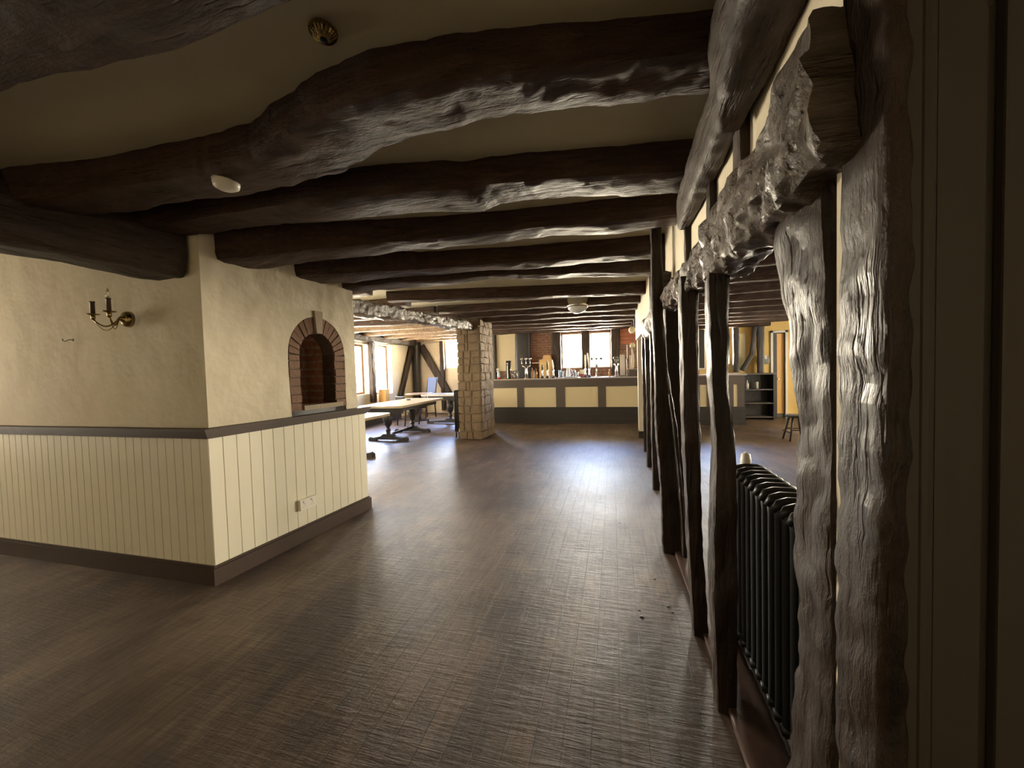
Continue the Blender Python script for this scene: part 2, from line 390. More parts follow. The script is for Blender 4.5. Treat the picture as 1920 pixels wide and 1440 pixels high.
def frame_face(s, z, dpt=0):   # point on right face: s metres along from C0, depth inwards
    q = C0+d1*s-n1*dpt; return Vector((q.x, q.y, z))
def arch_poly(s0, s1, zb, zs, ztop, n=18):
    cx = (s0+s1)/2; rr = (s1-s0)/2
    return [(s0, zb), (s1, zb)]+[(cx+rr*cos(pi*i/n), zs+(ztop-zs)*sin(pi*i/n)) for i in range(n+1)]
def face_prism(mb, poly, dp0, dp1):
    v0 = [mb.bm.verts.new(frame_face(a, b, dp0)) for a, b in poly]; v1 = [mb.bm.verts.new(frame_face(a, b, dp1)) for a, b in poly]
    n = len(poly)
    for i in range(n): mb.bm.faces.new((v0[i], v0[(i+1) % n], v1[(i+1) % n], v1[i]))
    mb.bm.faces.new(v0[::-1]); mb.bm.faces.new(v1)
cut = MB(); face_prism(cut, arch_poly(.68, 1.295, 1.065, 1.60, 1.935), -.2, .46); cutter = cut.done('cutter', CREAM)
md = chim.modifiers.new('b', 'BOOLEAN'); md.object = cutter; md.operation = 'DIFFERENCE'; md.solver = 'EXACT'
dg = bpy.context.evaluated_depsgraph_get(); me = bpy.data.meshes.new_from_object(chim.evaluated_get(dg)); chim.modifiers.clear(); chim.data = me
bpy.data.objects.remove(cutter, do_unlink=True)
for p in chim.data.polygons: p.use_smooth = True
chim.data.set_sharp_from_angle(angle=R(40))

# arched brick niche
nic = thing('arched_niche', 'arched brick niche with pale keystone, set in the cream chimney wall', 'niche')
mb = MB()
outer = (.685, 1.29, 1.60, 1.93); inner = (.785, 1.17, 1.585, 1.79)
rnd = random.Random(3)
def arcpt(q, a): cx = (q[0]+q[1])/2; return (cx+(q[1]-q[0])/2*cos(a), q[2]+(q[3]-q[2])*sin(a))
NB = 15
for i in range(NB):
    if i == NB//2: continue
    a0 = pi*i/NB+.018; a1 = pi*(i+1)/NB-.018; dd = .045+rnd.uniform(-.006, .006)
    face_prism(mb, [arcpt(inner, a0), arcpt(outer, a0), arcpt(outer, (a0+a1)/2), arcpt(outer, a1), arcpt(inner, a1), arcpt(inner, (a0+a1)/2)], dd, .2)
for (s0, s1) in ((.685, .785), (1.17, 1.29)):
    z = 1.11
    while z < 1.57:
        zz = min(z+.062, 1.585); dd = .045+rnd.uniform(-.007, .007)
        face_prism(mb, [(s0, z), (s1, z), (s1, zz), (s0, zz)], dd, .2); z += .072
mb.done('brick_surround', VOUS, nic)
mb = MB()
N_ = 20
for i in range(N_):   # mortar backing ring
    a0 = pi*i/N_; a1 = pi*(i+1)/N_
    face_prism(mb, [arcpt(inner, a0), arcpt(outer, a0), arcpt(outer, a1), arcpt(inner, a1)], .06, .2)
face_prism(mb, [(.685, 1.07), (.785, 1.07), (.785, 1.60), (.685, 1.60)], .06, .2); face_prism(mb, [(1.17, 1.07), (1.29, 1.07), (1.29, 1.6), (1.17, 1.6)], .06, .2)
mb.done('mortar', plain('brick_mortar', (.10, .075, .055), .9, bump=.6, bscale=40), nic)
mb = MB(); face_prism(mb, arch_poly(.64, 1.33, 1.05, 1.6, 1.96), .40, .44)
for i in range(N_):
    a0 = pi*i/N_; a1 = pi*(i+1)/N_
    o2 = (inner[0]-.03, inner[1]+.03, inner[2], inner[3]+.03)
    face_prism(mb, [arcpt(inner, a0), arcpt(o2, a0), arcpt(o2, a1), arcpt(inner, a1)], .2, .41)
face_prism(mb, [(.755, 1.07), (.785, 1.07), (.785, 1.585), (.755, 1.585)], .2, .41); face_prism(mb, [(1.17, 1.07), (1.2, 1.07), (1.2, 1.585), (1.17, 1.585)], .2, .41)
mb.done('recess_lining', BRICK, nic)
mb = MB(); a = pi/2; face_prism(mb, [(.955, 1.785), (1.015, 1.785), (1.03, 1.985), (.94, 1.985)], .02, .15); mb.done('keystone', KEY, nic)
mb = MB(); face_prism(mb, [(.69, 1.065), (1.285, 1.065), (1.285, 1.11), (.69, 1.11)], .06, .40); mb.done('brick_base', BLACKWOOD, nic)
mb = MB(); face_prism(mb, [(.80, 1.108), (1.24, 1.108), (1.24, 1.148), (.80, 1.148)], .03, .22); mb.done('stone_sill', KEY, nic)

# panelling with V grooves
def boards(mb, a, b, nrm, pitch, z0, z1, t=.02):
    a = Vector((a[0], a[1])); b = Vector((b[0], b[1])); L = (b-a).length; n = round(L/pitch); dd = (b-a)/n; un = dd.normalized()
    prof = []
    for i in range(n):
        p = a+dd*i
        prof += [(p, .006), (p+un*.003, 0), (p+dd-un*.003, .0)]
    prof.append((b, .008))
    v = [[mb.bm.verts.new((q.x-nrm.x*e_, q.y-nrm.y*e_, z)) for q, e_ in prof] for z in (z0, z1)]
    for i in range(len(prof)-1): mb.bm.faces.new((v[0][i], v[0][i+1], v[1][i+1], v[1][i]))
mb = MB(); c0, c1 = off(.02)
ell(.035, .0, 1.0, mb)
boards(mb, (-6.8, 1.92), (c0.x, c0.y), Vector((0, -1)), .078, .0, 1.0); boards(mb, (c0.x, c0.y), (c1.x, c1.y), n1, .096, 0, 1.0)
boards(mb, (c1.x, c1.y), (-6.8, c1.y), Vector((0, 1)), .1, 0, 1.0)
struct(mb.done('wall_chimney_panelling', BOARD))
mb = MB(); ell(-.001, 0, .115, mb); ell(.010, .115, .13, mb); struct(mb.done('baseboard_chimney', TRIM))
mb = MB(); ell(.008, 1.0, 1.018, mb); ell(-.006, 1.018, 1.035, mb); ell(-.016, 1.035, 1.052, mb); ell(-.024, 1.052, 1.068, mb)
o = struct(mb.done('trim_1', TRIM))
# the rail runs through the niche mouth, so the plaster and sill stand behind it

# ================================================================= CEILING TIMBERS
JG = 'ceiling joists over the bar room'
def joist(stn, label, seed, w=.22, h=.16, group=None, mat=OX, step=.05, amp=.016):
    # stn: (x, y_far, z_bottom[, w])
    s_ = []
    for q in stn:
        ww = q[3] if len(q) > 3 else w; zt = ceil_z(q[1])+.03
        s_.append((q[0], q[1]-ww/2, (q[2]+zt)/2, ww, zt-q[2]))
    o = timber('ceiling_beam', s_, mat, seed=seed, step=step, amp=amp, facet=.008, power=8)
    return tag(o, label, 'ceiling beam', group)
joist([(-3.4, .84, 2.36, .5), (-1.9, .83, 2.36, .5), (-1.43, .87, 2.36, .5), (-.92, .87, 2.37, .5), (-.4, .83, 2.38, .5), (.4, .80, 2.38, .5)], 'broad dark beam at the very top left of the picture, nearest overhead', 1)
joist([(-3.7, 1.42, 2.34, .22), (-3.0, 1.47, 2.34, .22), (-2.52, 1.53, 2.33, .22), (-1.79, 1.585, 2.34, .22), (-1.48, 1.60, 2.345, .26), (-1.25, 1.59, 2.35, .32), (-1.02, 1.50, 2.355, .29), (-.8, 1.445, 2.36, .26), (-.5, 1.44, 2.36, .24), (-.27, 1.45, 2.36, .22), (.07, 1.50, 2.36, .21), (.42, 1.55, 2.36, .20)],
      'crooked dark ceiling beam with a knee in it, white detector fixed underneath', 2, step=.03)
joist([(-3.0, 1.95, 2.35, .24), (-2.55, 1.985, 2.35, .24), (-1.86, 2.0, 2.35, .26), (-1.25, 2.07, 2.35, .27), (-.87, 2.15, 2.35, .29), (-.74, 2.20, 2.345, .30), (-.62, 2.18, 2.36, .28), (-.43, 2.19, 2.36, .26), (.02, 2.26, 2.36, .25), (.42, 2.33, 2.36, .25)],
      'rough dark ceiling beam directly behind the crooked kneed beam', 3, step=.035)
joist([(-2.95, 2.34, 2.20, .32), (-2.6, 2.42, 2.225, .34), (-2.2, 2.58, 2.30, .28), (-1.18, 2.77, 2.36, .24), (-.52, 2.82, 2.36, .24), (.45, 2.91, 2.36, .24)], 'dark ceiling beam running onto the near corner of the chimney', 4)
joist([(-2.9, 2.98, 2.22, .34), (-2.5, 3.05, 2.25, .34), (-1.76, 3.47, 2.36, .26), (-.73, 3.62, 2.37, .24), (.45, 3.72, 2.37, .24)], 'dark ceiling beam running onto the chimney above the arched niche', 5)
joist([(-2.9, 3.46, 2.24, .3), (-2.45, 3.55, 2.27, .3), (-1.2, 3.95, 2.37, .22), (.45, 4.45, 2.38, .22)], 'dark ceiling beam meeting the far corner of the chimney', 6)
joist([(-3.0, 4.85, 2.39, .22), (-1.07, 5.28, 2.39, .22), (.45, 5.60, 2.385, .22)], 'dark ceiling beam, first beyond the end of the chimney', 7)
yy = 6.1; lbls = ['dark ceiling beam just beyond the round glass lamp', 'dark ceiling beam between the glass lamp and the stone pillar', 'dark ceiling beam above the front of the stone pillar', 'dark ceiling beam above the back of the stone pillar', 'dark ceiling beam above the front edge of the bar', 'dark ceiling beam above the bar taps', 'dark ceiling beam nearest the bar windows']
for i in range(7):
    y = 6.45+i*.78
    xl = -2.9 if y < 8.2 else -3.6
    joist([(xl, y-.22, ceil_z(y)-.12, .2), (-.9, y, ceil_z(y)-.125, .2), (.46, y+.12, ceil_z(y)-.12, .2)], lbls[i], 10+i, step=.09, mat=OXR)
# spine over chimney-side
o = timber('ceiling_beam', [(-3.55, -.6, 2.33, .42, .36), (-3.22, 1.0, 2.32, .42, .36), (-3.08, 1.5, 2.30, .40, .36), (-2.92, 2.0, 2.285, .36, .38)], OY, seed=31, amp=.02)
tag(o, 'low dark beam end at left, resting on the cream wall above the wall light', 'ceiling beam')
o = timber('ceiling_beam', [(-2.78, 3.2, 2.13, .24, .16), (-2.83, 5.2, 2.24, .24, .16), (-2.85, 7.42, 2.33, .24, .18)], HEWN, seed=33, amp=.02, facet=.02, chop=.02)
tag(o, 'pale hewn beam running from the chimney to the stone pillar', 'ceiling beam')
o = timber('ceiling_beam', [(-6.66, 3.6, 2.38, .22, .2), (-6.66, 8, 2.42, .22, .2), (-6.66, 12.15, 2.46, .24, .22)], OY, seed=34)
tag(o, 'brown wall plate beam along the top of the leaded windows', 'ceiling beam')
lw = ['front', 'second', 'third', 'fourth', 'fifth', 'sixth', 'last']
ords = ['first', 'second', 'third', 'fourth', 'fifth', 'sixth', 'seventh', 'eighth', 'ninth', 'tenth', 'eleventh']
for i in range(9):
    y = 4.3+i*.95
    o = joist([(-6.6, y+.15, ceil_z(y)-.13, .17), (-2.95 if y < 7.5 else -3.6, y, ceil_z(y)-.13, .17)], 'worn joist over the table area, '+ords[i]+' counting from the chimney', 50+i, step=.09, mat=WORN if i > 3 else OXR, group='joists over the table area')
# right-hand room joists
for i in range(11):
    y = 2.6+i*.80
    joist([(.50, y, ceil_z(y)-.19, .12), (6.45, y+.1, ceil_z(y)-.19, .12)], 'dark joist of the side room beyond the screen, '+ords[i]+' from the camera end', 70+i, step=.1, group='joists of the side room', mat=OXR, amp=.008)

# ================================================================= TIMBER SCREEN (right)
def post(stn, label, seed, mat=OZ, cat='post', name='timber_post', step=.035, **kw):
    # stn: (z, xl, xr, ynear, depth)
    s_ = [((a+b)/2, yn+dp/2, z, b-a, dp) for (z, a, b, yn, dp) in stn]
    o = timber(name, [(q[0], q[1], q[2], q[3], q[4]) for q in s_], mat, seed=seed, step=step, power=7, **kw)
    return tag(o, label, cat)
post([(0, .334, .482, 3.0, .10), (.5, .322, .47, 3.0, .10), (.95, .300, .43, 3.0, .10), (1.4, .295, .39, 3.0, .1), (1.75, .288, .36, 3.0, .1), (2.5, .285, .355, 3.0, .1)], 'full-height dark post of the screen, third from the radiator', 101, amp=.006)
post([(0, .40, .58, 3.25, .12), (1.0, .40, .58, 3.25, .12), (1.86, .40, .58, 3.25, .12)], 'wide dark board filling the screen behind the slanting brace', 102, amp=.004)
post([(0.0, .462, .490, 2.9, .09), (.4, .446, .472, 2.9, .09), (.95, .405, .435, 2.9, .09), (1.2, .375, .40, 2.9, .09)], 'thin slanting brace with a pale edge low in the timber screen', 103, name='timber_brace', cat='brace', amp=.003)
post([(0, .374, .457, 2.09, .10), (.54, .355, .427, 2.09, .10), (1.09, .341, .42, 2.09, .10), (1.63, .335, .421, 2.09, .10), (1.85, .335, .42, 2.09, .1)], 'slim dark post with a pale left edge, second from the radiator', 104, amp=.006)
post([(0, .378, .460, 1.64, .10), (.4, .372, .461, 1.64, .11), (.74, .370, .460, 1.64, .11), (.95, .378, .462, 1.64, .11), (1.12, .384, .452, 1.64, .10), (1.3, .374, .432, 1.64, .1), (1.5, .366, .44, 1.64, .1), (1.82, .358, .445, 1.64, .1)], 'wavy dark post standing directly in front of the black radiator', 105, amp=.008)
post([(0, .40, .54, .90, .24), (.3, .41, .54, .895, .22), (.65, .42, .54, .90, .185), (1.0, .42, .54, .905, .16), (1.25, .42, .54, .91, .165), (1.45, .42, .54, .915, .19), (1.6, .415, .54, .92, .215), (1.82, .415, .54, .94, .24)], 'thick rough post with a worn glossy face, right of the radiator', 106, mat=OZ, amp=.012, facet=.012, step=.02)
post([(0, .42, .458, .755, .125), (.8, .42, .458, .755, .125), (1.4, .42, .458, .75, .128), (2.5, .42, .458, .74, .135)], 'tall near post at right with daylight glinting on its cracked face', 107, amp=.006, facet=.008, step=.02)
for (y, x0, x1, l) in ((4.55, .41, .50, 'dark screen post just beyond the slanting brace'), (5.6, .44, .53, 'dark screen post midway between the brace and the plaster pier'), (6.6, .465, .55, 'far dark screen post next to the white plaster pier')):
    post([(0, x0, x1, y, .1), (1.0, x0, x1, y, .1), (1.9, x0-.01, x1, y, .1)], l, int(y*10), step=.06, amp=.006)
# rails
o = timber('hewn_rail', [(.44, .84, 1.93, .18, .30), (.43, 1.0, 1.90, .18, .30), (.43, 1.15, 1.885, .16, .27), (.43, 1.35, 1.885, .15, .27), (.43, 1.6, 1.865, .15, .24), (.42, 1.95, 1.855, .14, .20), (.42, 2.4, 1.86, .13, .17), (.41, 2.9, 1.885, .13, .15), (.41, 3.05, 1.895, .12, .14)], HEWN, seed=120, amp=.02, facet=.014, step=.012, seg=48, power=4.0, chop=.026, sharp=24)
tag(o, 'rugged hewn rail with a chopped glossy underside along the timber screen', 'beam')
o = timber('hewn_rail', [(.43, 3.12, 2.0, .13, .22), (.46, 4.6, 1.86, .14, .22), (.49, 6.1, 1.95, .14, .26)], HEWN, seed=121, amp=.03, facet=.02, power=3.5, chop=.02)
tag(o, 'far pale hewn rail lump beyond the full-height screen post', 'beam')
o = timber('wall_plate_beam', [(.37, .5, 2.34, .19, .27), (.365, 1.0, 2.335, .18, .27), (.365, 1.28, 2.29, .13, .26), (.37, 1.42, 2.24, .09, .22)], OY, seed=122, amp=.008, facet=.01, step=.02)
tag(o, 'heavy dark upper plate with a bright worn edge, top right', 'beam')
o = timber('wall_plate_beam', [(.375, 1.38, 2.27, .09, .2), (.39, 1.9, 2.275, .08, .2), (.40, 2.38, 2.27, .07, .2)], OY, seed=123, amp=.006, facet=.006, step=.02)
tag(o, 'slimmer upper plate continuing from the heavy dark plate', 'beam')
mb = MB()
mb.box(.435, .50, .86, 7.9, 1.93, 2.56)
struct(mb.done('wall_screen', CREAM))
struct(MB().box(.435, .56, .872, .912, 0, 1.9).done('wall_screen_strip', CREAM))
for i, (y, wd, z0, l) in enumerate(((1.40, .09, 1.95, 'short stud above the rail, nearest the heavy plate end'), (1.80, .06, 1.9, 'short stud above the rail, left of the nearest stud'), (2.36, .05, 1.9, 'short stud above the rail where the slim plate ends'), (3.45, .07, 1.95, 'short stud above the rail beyond the full-height post'), (4.5, .07, 1.98, 'far short stud over the pale rail lump'))):
    post([(z0, .405, .45, y, wd), (2.5, .405, .45, y, wd)], l, 130+i, name='timber_stud', cat='stud', amp=.004, step=.05)
o = timber('sill_plank', [(.50, .75, .012, .16, .03), (.50, 2.0, .012, .15, .03), (.49, 3.4, .012, .15, .03)], plain('red_brown_sill', (.075, .04, .03), .5, bump=.3), seed=140, amp=.004, facet=.002)
tag(o, 'low reddish-brown floor sill under the timber screen', 'sill')
pp = thing('plaster_pier', 'narrow white plaster pier at the far end of the timber screen', 'pier', (.53, 7.95, 0))
MB().box(-.065, .06, -.09, .10, .14, 2.60, bev=.012).done('plaster_shaft', CREAM, pp)
MB().box(-.07, .065, -.095, .105, 0, .14).done('dark_plinth', BLACKWOOD, pp)
# near doorway lining at far right
DK = plain('dark_olive_paint', (.042, .032, .023), .6, bump=.1)
mb = MB(); mb.box(.47, 1.6, .80, .95, 0, 2.5); struct(mb.done('wall_near_right', DK))
mb = MB(); mb.box(.455, .478, .765, .80, 0, 2.5); mb.lathe((.492, .782, 0), [(.014, 0), (.014, 2.5)], 12); mb.box(.505, .52, .775, .80, 0, 2.5)
mb.box(.52, .575, .788, .80, 0, 2.5); mb.box(.592, .75, .780, .80, 0, 2.5, bev=.004)
struct(mb.done('trim_2', DK))

# ================================================================= RADIATOR
def radiator(name, label, x0, x1, y0, n, pitch, top, bot=.12):
    t = thing(name, label, 'radiator', ((x0+x1)/2, y0, 0))
    hw = (x1-x0)/2
    for i in range(n):
        y = i*pitch; mb = MB()
        for k in range(4):
            x = -hw+hw*2*(k+.5)/4
            mb.lathe((x, y, 0), [(.010, bot), (.018, bot+.03), (.0165, bot+.08), (.0165, top-.07), (.019, top-.03), (.012, top-.01)], 10)
        mb.tube([(-hw, y, top-.035), (-hw+.02, y, top-.008), (-hw*.4, y, top), (hw*.4, y, top), (hw-.02, y, top-.008), (hw, y, top-.035)], [.012, .02, .022, .022, .02, .012], 10)
        mb.tube([(-hw, y, bot+.03), (hw, y, bot+.03)], .020, 10)
        mb.done('section', IRON, t, smooth=True)
    for zz in (top-.06, bot+.05): MB().tube([(0, -.02, zz), (0, (n-1)*pitch+.02, zz)], .016, 8).done('connecting_pipe', IRON, t, smooth=True)
    for y in (0, (n-1)*pitch):
        for x in (-hw+.03, hw-.03): MB().lathe((x, y, 0), [(.024, 0), (.016, .03), (.016, bot+.05)], 10).done('foot', IRON, t, smooth=True)
    return t
radv = radiator('column_radiator', 'black cast-iron column radiator behind the timber screen posts', .575, .735, 1.10, 17, .066, .875, bot=.02)
mb = MB().lathe((.02, 17*.066+.05, .10), [(.012, 0), (.012, .74), (.024, .75), (.027, .785), (.022, .82), (.008, .83)], 12); mb.done('valve', WHITE, radv, smooth=True)
rp = radiator('pillar_radiator', 'slim dark radiator standing edge-on against the stone pillar', -3.34, -3.21, 7.62, 8, .06, 1.0)
MB().lathe((.07, -.05, .0), [(.01, 0), (.01, .12), (.022, .13), (.022, .18), (.01, .2)], 10).done('valve', WHITE, rp, smooth=True)

# ================================================================= STONE PILLAR
pr = thing('stone_pillar', 'rough stone block pillar between the table area and the bar', 'pillar', (-2.9, 7.8, 0))
mb = MB(); mb.prism([(-.22, -.38), (.23, -.38), (.27, .40), (-.22, .40)], 'z', 0, 2.57); mb.done('mortar_core', MORTAR, pr)
mb = MB(); rnd = random.Random(5); z = .0
def block(x0, x1, y0, y1, z0, z1, rn):
    b = bmesh.new(); v = bmesh.ops.create_cube(b, size=1)['verts']
    bmesh.ops.subdivide_edges(b, edges=b.edges, cuts=3, use_grid_fill=True)
    for q in b.verts:
        p = q.co; l = Vector((abs(p.x)*2, abs(p.y)*2, abs(p.z)*2)); edge = sorted(l)[-2]
        s_ = 1-.06*max(0, edge-.6)/.4
        c = Vector(((x0+x1)/2+p.x*s_*(x1-x0), (y0+y1)/2+p.y*s_*(y1-y0), (z0+z1)/2+p.z*s_*(z1-z0)))
        c += Vector((noise.noise(c*9), noise.noise(c*9+Vector((5, 5, 5))), noise.noise(c*9+Vector((9, 2, 1)))))*rn
        q.co = c
    vs = {}
    for q in b.verts: vs[q] = mb.bm.verts.new(q.co)
    for f in b.faces: mb.bm.faces.new([vs[q] for q in f.verts])
    b.free()
row = 0
while z < 2.5:
    hh = rnd.uniform(.13, .19)
    cuts = [-.24, -.24+rnd.uniform(.12, .2), .0+rnd.uniform(.0, .08), .26]
    for a, b in zip(cuts, cuts[1:]):
        block(a+.006, b-.006, -.405, -.30, z+.007, min(z+hh-.007, 2.55), .012)
    cy = [-.40, -.40+rnd.uniform(.15, .3), .1+rnd.uniform(0, .1), .42]
    for a, b in zip(cy, cy[1:]):
        block(.17, .285, a+.008, b-.008, z+.008, min(z+hh-.008, 2.55), .022)
        block(-.25, -.15, a+.008, b-.008, z+.008, min(z+hh-.008, 2.55), .012)
    z += hh; row += 1
mb.done('stone_blocks', STONE, pr)

# ================================================================= A-FRAME OF THE FAR LEFT CORNER
def wbeam(name, pts, label, mat, seed, cat, **kw):
    o = timber(name, pts, mat, seed=seed, step=.07, amp=.008, **kw); return tag(o, label, cat)
wbeam('corner_post', [(-6.64, 12.04, 0, .20, .22), (-6.64, 12.04, 1.8, .22, .22), (-6.64, 12.04, 2.6, .28, .28)], 'dark corner post between the two slanting braces, far left', BLACKWOOD, 201, 'post')
wbeam('timber_brace', [(-6.735, 10.9, .25, .10, .24), (-6.735, 11.90, 2.3, .10, .24)], 'grey-brown brace slanting down left from the dark corner post', OZ, 202, 'brace')
wbeam('timber_brace', [(-6.5, 12.145, 2.35, .26, .09), (-5.35, 12.145, .4, .26, .09)], 'grey-brown brace slanting down right from the dark corner post', OZ, 203, 'brace')
wbeam('timber_stud', [(-6.74, 9.63, .6, .16, .16), (-6.74, 9.63, 2.35, .16, .16)], 'brown upright between the leaded windows', OZ, 204, 'stud')
wbeam('timber_stud', [(-5.70, 12.14, .1, .14, .14), (-5.70, 12.14, 2.6, .14, .14)], 'brown upright left of the bright far-left window', OZ, 205, 'stud')
yb = plain('yellow_wood', (.62, .36, .10), .5)
bx = thing('window_seat_box', 'yellowish wooden box on the ledge below the leaded windows', 'box', (-6.60, 9.85, 0))
MB().box(-.10, .14, -.02, .18, .45, .93, bev=.01).done('body', yb, bx); MB().box(-.11, .15, -.03, .19, .93, .96, bev=.005).done('lid', yb, bx)
o = tag(MB().box(-6.79, -6.43, 7.0, 10.6, 0, .449, bev=.01).done('window_bench', BLACKWOOD), 'long low dark bench along the window wall', 'bench')

# ================================================================= TABLES
TOPW = plain('bleached_table_top', (.50, .40, .27), .35, bump=.2, bscale=12)
GREYTOP = plain('pale_glossy_top', (.55, .52, .48), .2)
def turned(h): return [(.035, 0), (.05, .02), (.04, .05), (.06, .08), (.05, .10), (.03, .13), (.035, .15), (.075, .20), (.095, .28), (.10, .36), (.085, .42), (.045, .45), (.055, .47), (.055, h)]
def refectory(name, label, loc, L, W, rz, legs, top_m, zt=.76, z_thick=.045):
    t = thing(name, label, 'table', loc, rz=rz)
    mb = MB(); r_ = .10
    poly = []
    for cx, cy, a0 in ((W/2-r_, L/2-r_, 0), (-W/2+r_, L/2-r_, pi/2), (-W/2+r_, -L/2+r_, pi), (W/2-r_, -L/2+r_, 3*pi/2)):
        for k in range(5): poly.append((cx+r_*cos(a0+k*pi/8), cy+r_*sin(a0+k*pi/8)))
    mb.prism(poly, 'z', zt-z_thick, zt); mb.done('tabletop', top_m, t)
    MB().box(-W/2+.12, W/2-.12, -L/2+.25, L/2-.25, zt-z_thick-.09, zt-z_thick).done('apron', BLACKWOOD, t)
    for y in legs:
        MB().lathe((0, y, .14), turned(zt-z_thick-.09-.14), 20).done('leg', BLACKWOOD, t, angle=50)
        f = MB(); hw = W/2-.06
        prof = [(-hw, .0), (-hw, .055), (-hw+.05, .085), (-hw+.12, .07), (-.16, .10), (-.09, .15), (.09, .15), (.16, .10), (hw-.12, .07), (hw-.05, .085), (hw, .055), (hw, 0), (hw-.15, 0), (hw-.2, .03), (-hw+.2, .03), (-hw+.15, 0)]
        f.prism(prof, 'y', y-.05, y+.05); f.done('foot', BLACKWOOD, t)
        MB().box(-W/2+.15, W/2-.15, y-.04, y+.04, zt-z_thick-.135, zt-z_thick-.085).done('bearer', BLACKWOOD, t)
    MB().box(-.02, .02, legs[0]+.05, legs[-1]-.05, .10, .15).done('stretcher', BLACKWOOD, t)
    return t
refectory('refectory_table', 'long pale-topped refectory table with bulbous turned legs', (-4.65, 7.85, 0), 2.25, 1.0, R(3), (-.80, .30), TOPW)
t2 = refectory('dining_table', 'lower pale-topped table half hidden behind the chimney corner', (-4.40, 5.62, 0), 1.0, 1.0, 0, (-.02,), TOPW, .70)
t3 = refectory('pub_table', 'white glossy table beside the stone pillar with ornate iron legs', (-4.35, 9.75, 0), .8, 1.5, 0, (-.1,), GREYTOP, .82)
t4 = thing('round_table', 'small round brown table in front of the blue-backed chair', 'table', (-5.55, 10.15, 0))
MB().lathe((0, 0, .78), [(.38, 0), (.40, .01), (.40, .03), (.38, .04)], 28).done('tabletop', plain('brown_top', (.33, .24, .2), .3), t4)
MB().lathe((0, 0, .03), [(.05, 0), (.035, .1), (.05, .3), (.03, .5), (.05, .75)], 14).done('leg', BLACKWOOD, t4, smooth=True)
MB().box(-.28, .28, -.04, .04, 0, .05).box(-.04, .04, -.28, .28, 0, .05).done('foot', BLACKWOOD, t4)
BLUE = plain('blue_upholstery', (.07, .12, .30), .6)
def chair(name, label, loc, rz, mback, mseat, hb=1.12):
    t = thing(name, label, 'chair', loc, rz=rz)
    MB().box(-.22, .22, -.22, .22, .42, .48, bev=.015).done('seat', mseat, t)
    rt = Matrix.Rotation(R(-9), 3, 'X')
    MB().box(-.20, .20, .20, .235, .56, hb, rot=rt, piv=(0, .2, .5), bev=.01).done('backrest', mback, t)
    for sx in (-1, 1):
        MB().tube([(sx*.2, -.19, 0), (sx*.195, -.19, .43)], [.018, .022], 8).done('leg', BLACKWOOD, t, smooth=True)
        MB().tube([(sx*.2, .24, 0), (sx*.2, .2, .45), (sx*.2, .235, .75), (sx*.2, .2+.17*(hb-.5)+.01, hb)], [.018, .022, .02, .016], 8).done('leg', BLACKWOOD, t, smooth=True)
    MB().tube([(-.2, -.19, .2), (.2, -.19, .2)], .011, 6).tube([(-.2, -.19, .16), (-.2, .22, .16)], .011, 6).tube([(.2, -.19, .16), (.2, .22, .16)], .011, 6).done('stretcher', BLACKWOOD, t, smooth=True)
    return t
chair('dining_chair', 'chair with a blue upholstered back behind the small round table', (-5.72, 10.85, 0), R(-20), BLUE, BLUE, 1.27)
chair('dining_chair', 'dark chair whose back shows past the chimney corner above the table', (-5.10, 6.45, 0), R(80), BLACKWOOD, BLACKWOOD, 1.08)
chair('dining_chair', 'dark chair tucked behind the long refectory table', (-5.45, 9.35, 0), R(150), BLACKWOOD, BLACKWOOD, .80)
# small ashtray on table
o = tag(MB().lathe((-4.80, 8.25, .76), [(.03, 0), (.05, .005), (.055, .025), (.045, .025), (.04, .01)], 16).done('ashtray', BLACKWOOD, smooth=True), 'small dark dish on the long pale table top', 'dish')

# ================================================================= BAR
BARTOP = plain('bar_top', (.42, .36, .32), .22)
FRIEZE = plain('bar_frieze', (.095, .075, .062), .4, bump=.2)
PANEL = plain('bar_panel_cream', (.66, .56, .34), .55)
bar = thing('bar_counter', 'long bar counter with cream panels and dark timber framing under the windows', 'counter', (0, 0, 0))
X0, X1 = -3.55, 2.92
MB().box(X0-.0, X1+.05, 9.88, 10.50, 1.145, 1.18, bev=.008).done('counter_top', BARTOP, bar)
MB().box(X0, X1, 9.93, 10.42, .42, 1.145).done('body', FRIEZE, bar)
MB().box(X0, X1+.01, 9.905, 10.43, 0, .42).box(X0, X1+.02, 9.895, 10.40, 0, .12).done('base', BLACKWOOD, bar)
MB().box(X0, X1+.01, 9.905, 9.93, .94, 1.145).done('frieze_board', FRIEZE, bar)
stiles = [(-2.51, -2.32), (-1.46, -1.22), (-.39, -.19), (.60, .80), (1.70, 1.98), (2.13, 2.30), (2.60, 2.70), (2.79, 2.92)]
for a, b in stiles: MB().box(a, b, 9.905, 9.93, .42, .94).done('stile', FRIEZE, bar)
edges = [X0]+[v for s_ in stiles for v in s_]
for i in range(0, len(edges)-1, 2): MB().box(edges[i], edges[i+1], 9.918, 9.93, .42, .94).done('cream_panel', PANEL, bar)
MB().box(X0, X1, 9.86, 10.0, .0, .0301).done('foot_step', BLACKWOOD, bar)

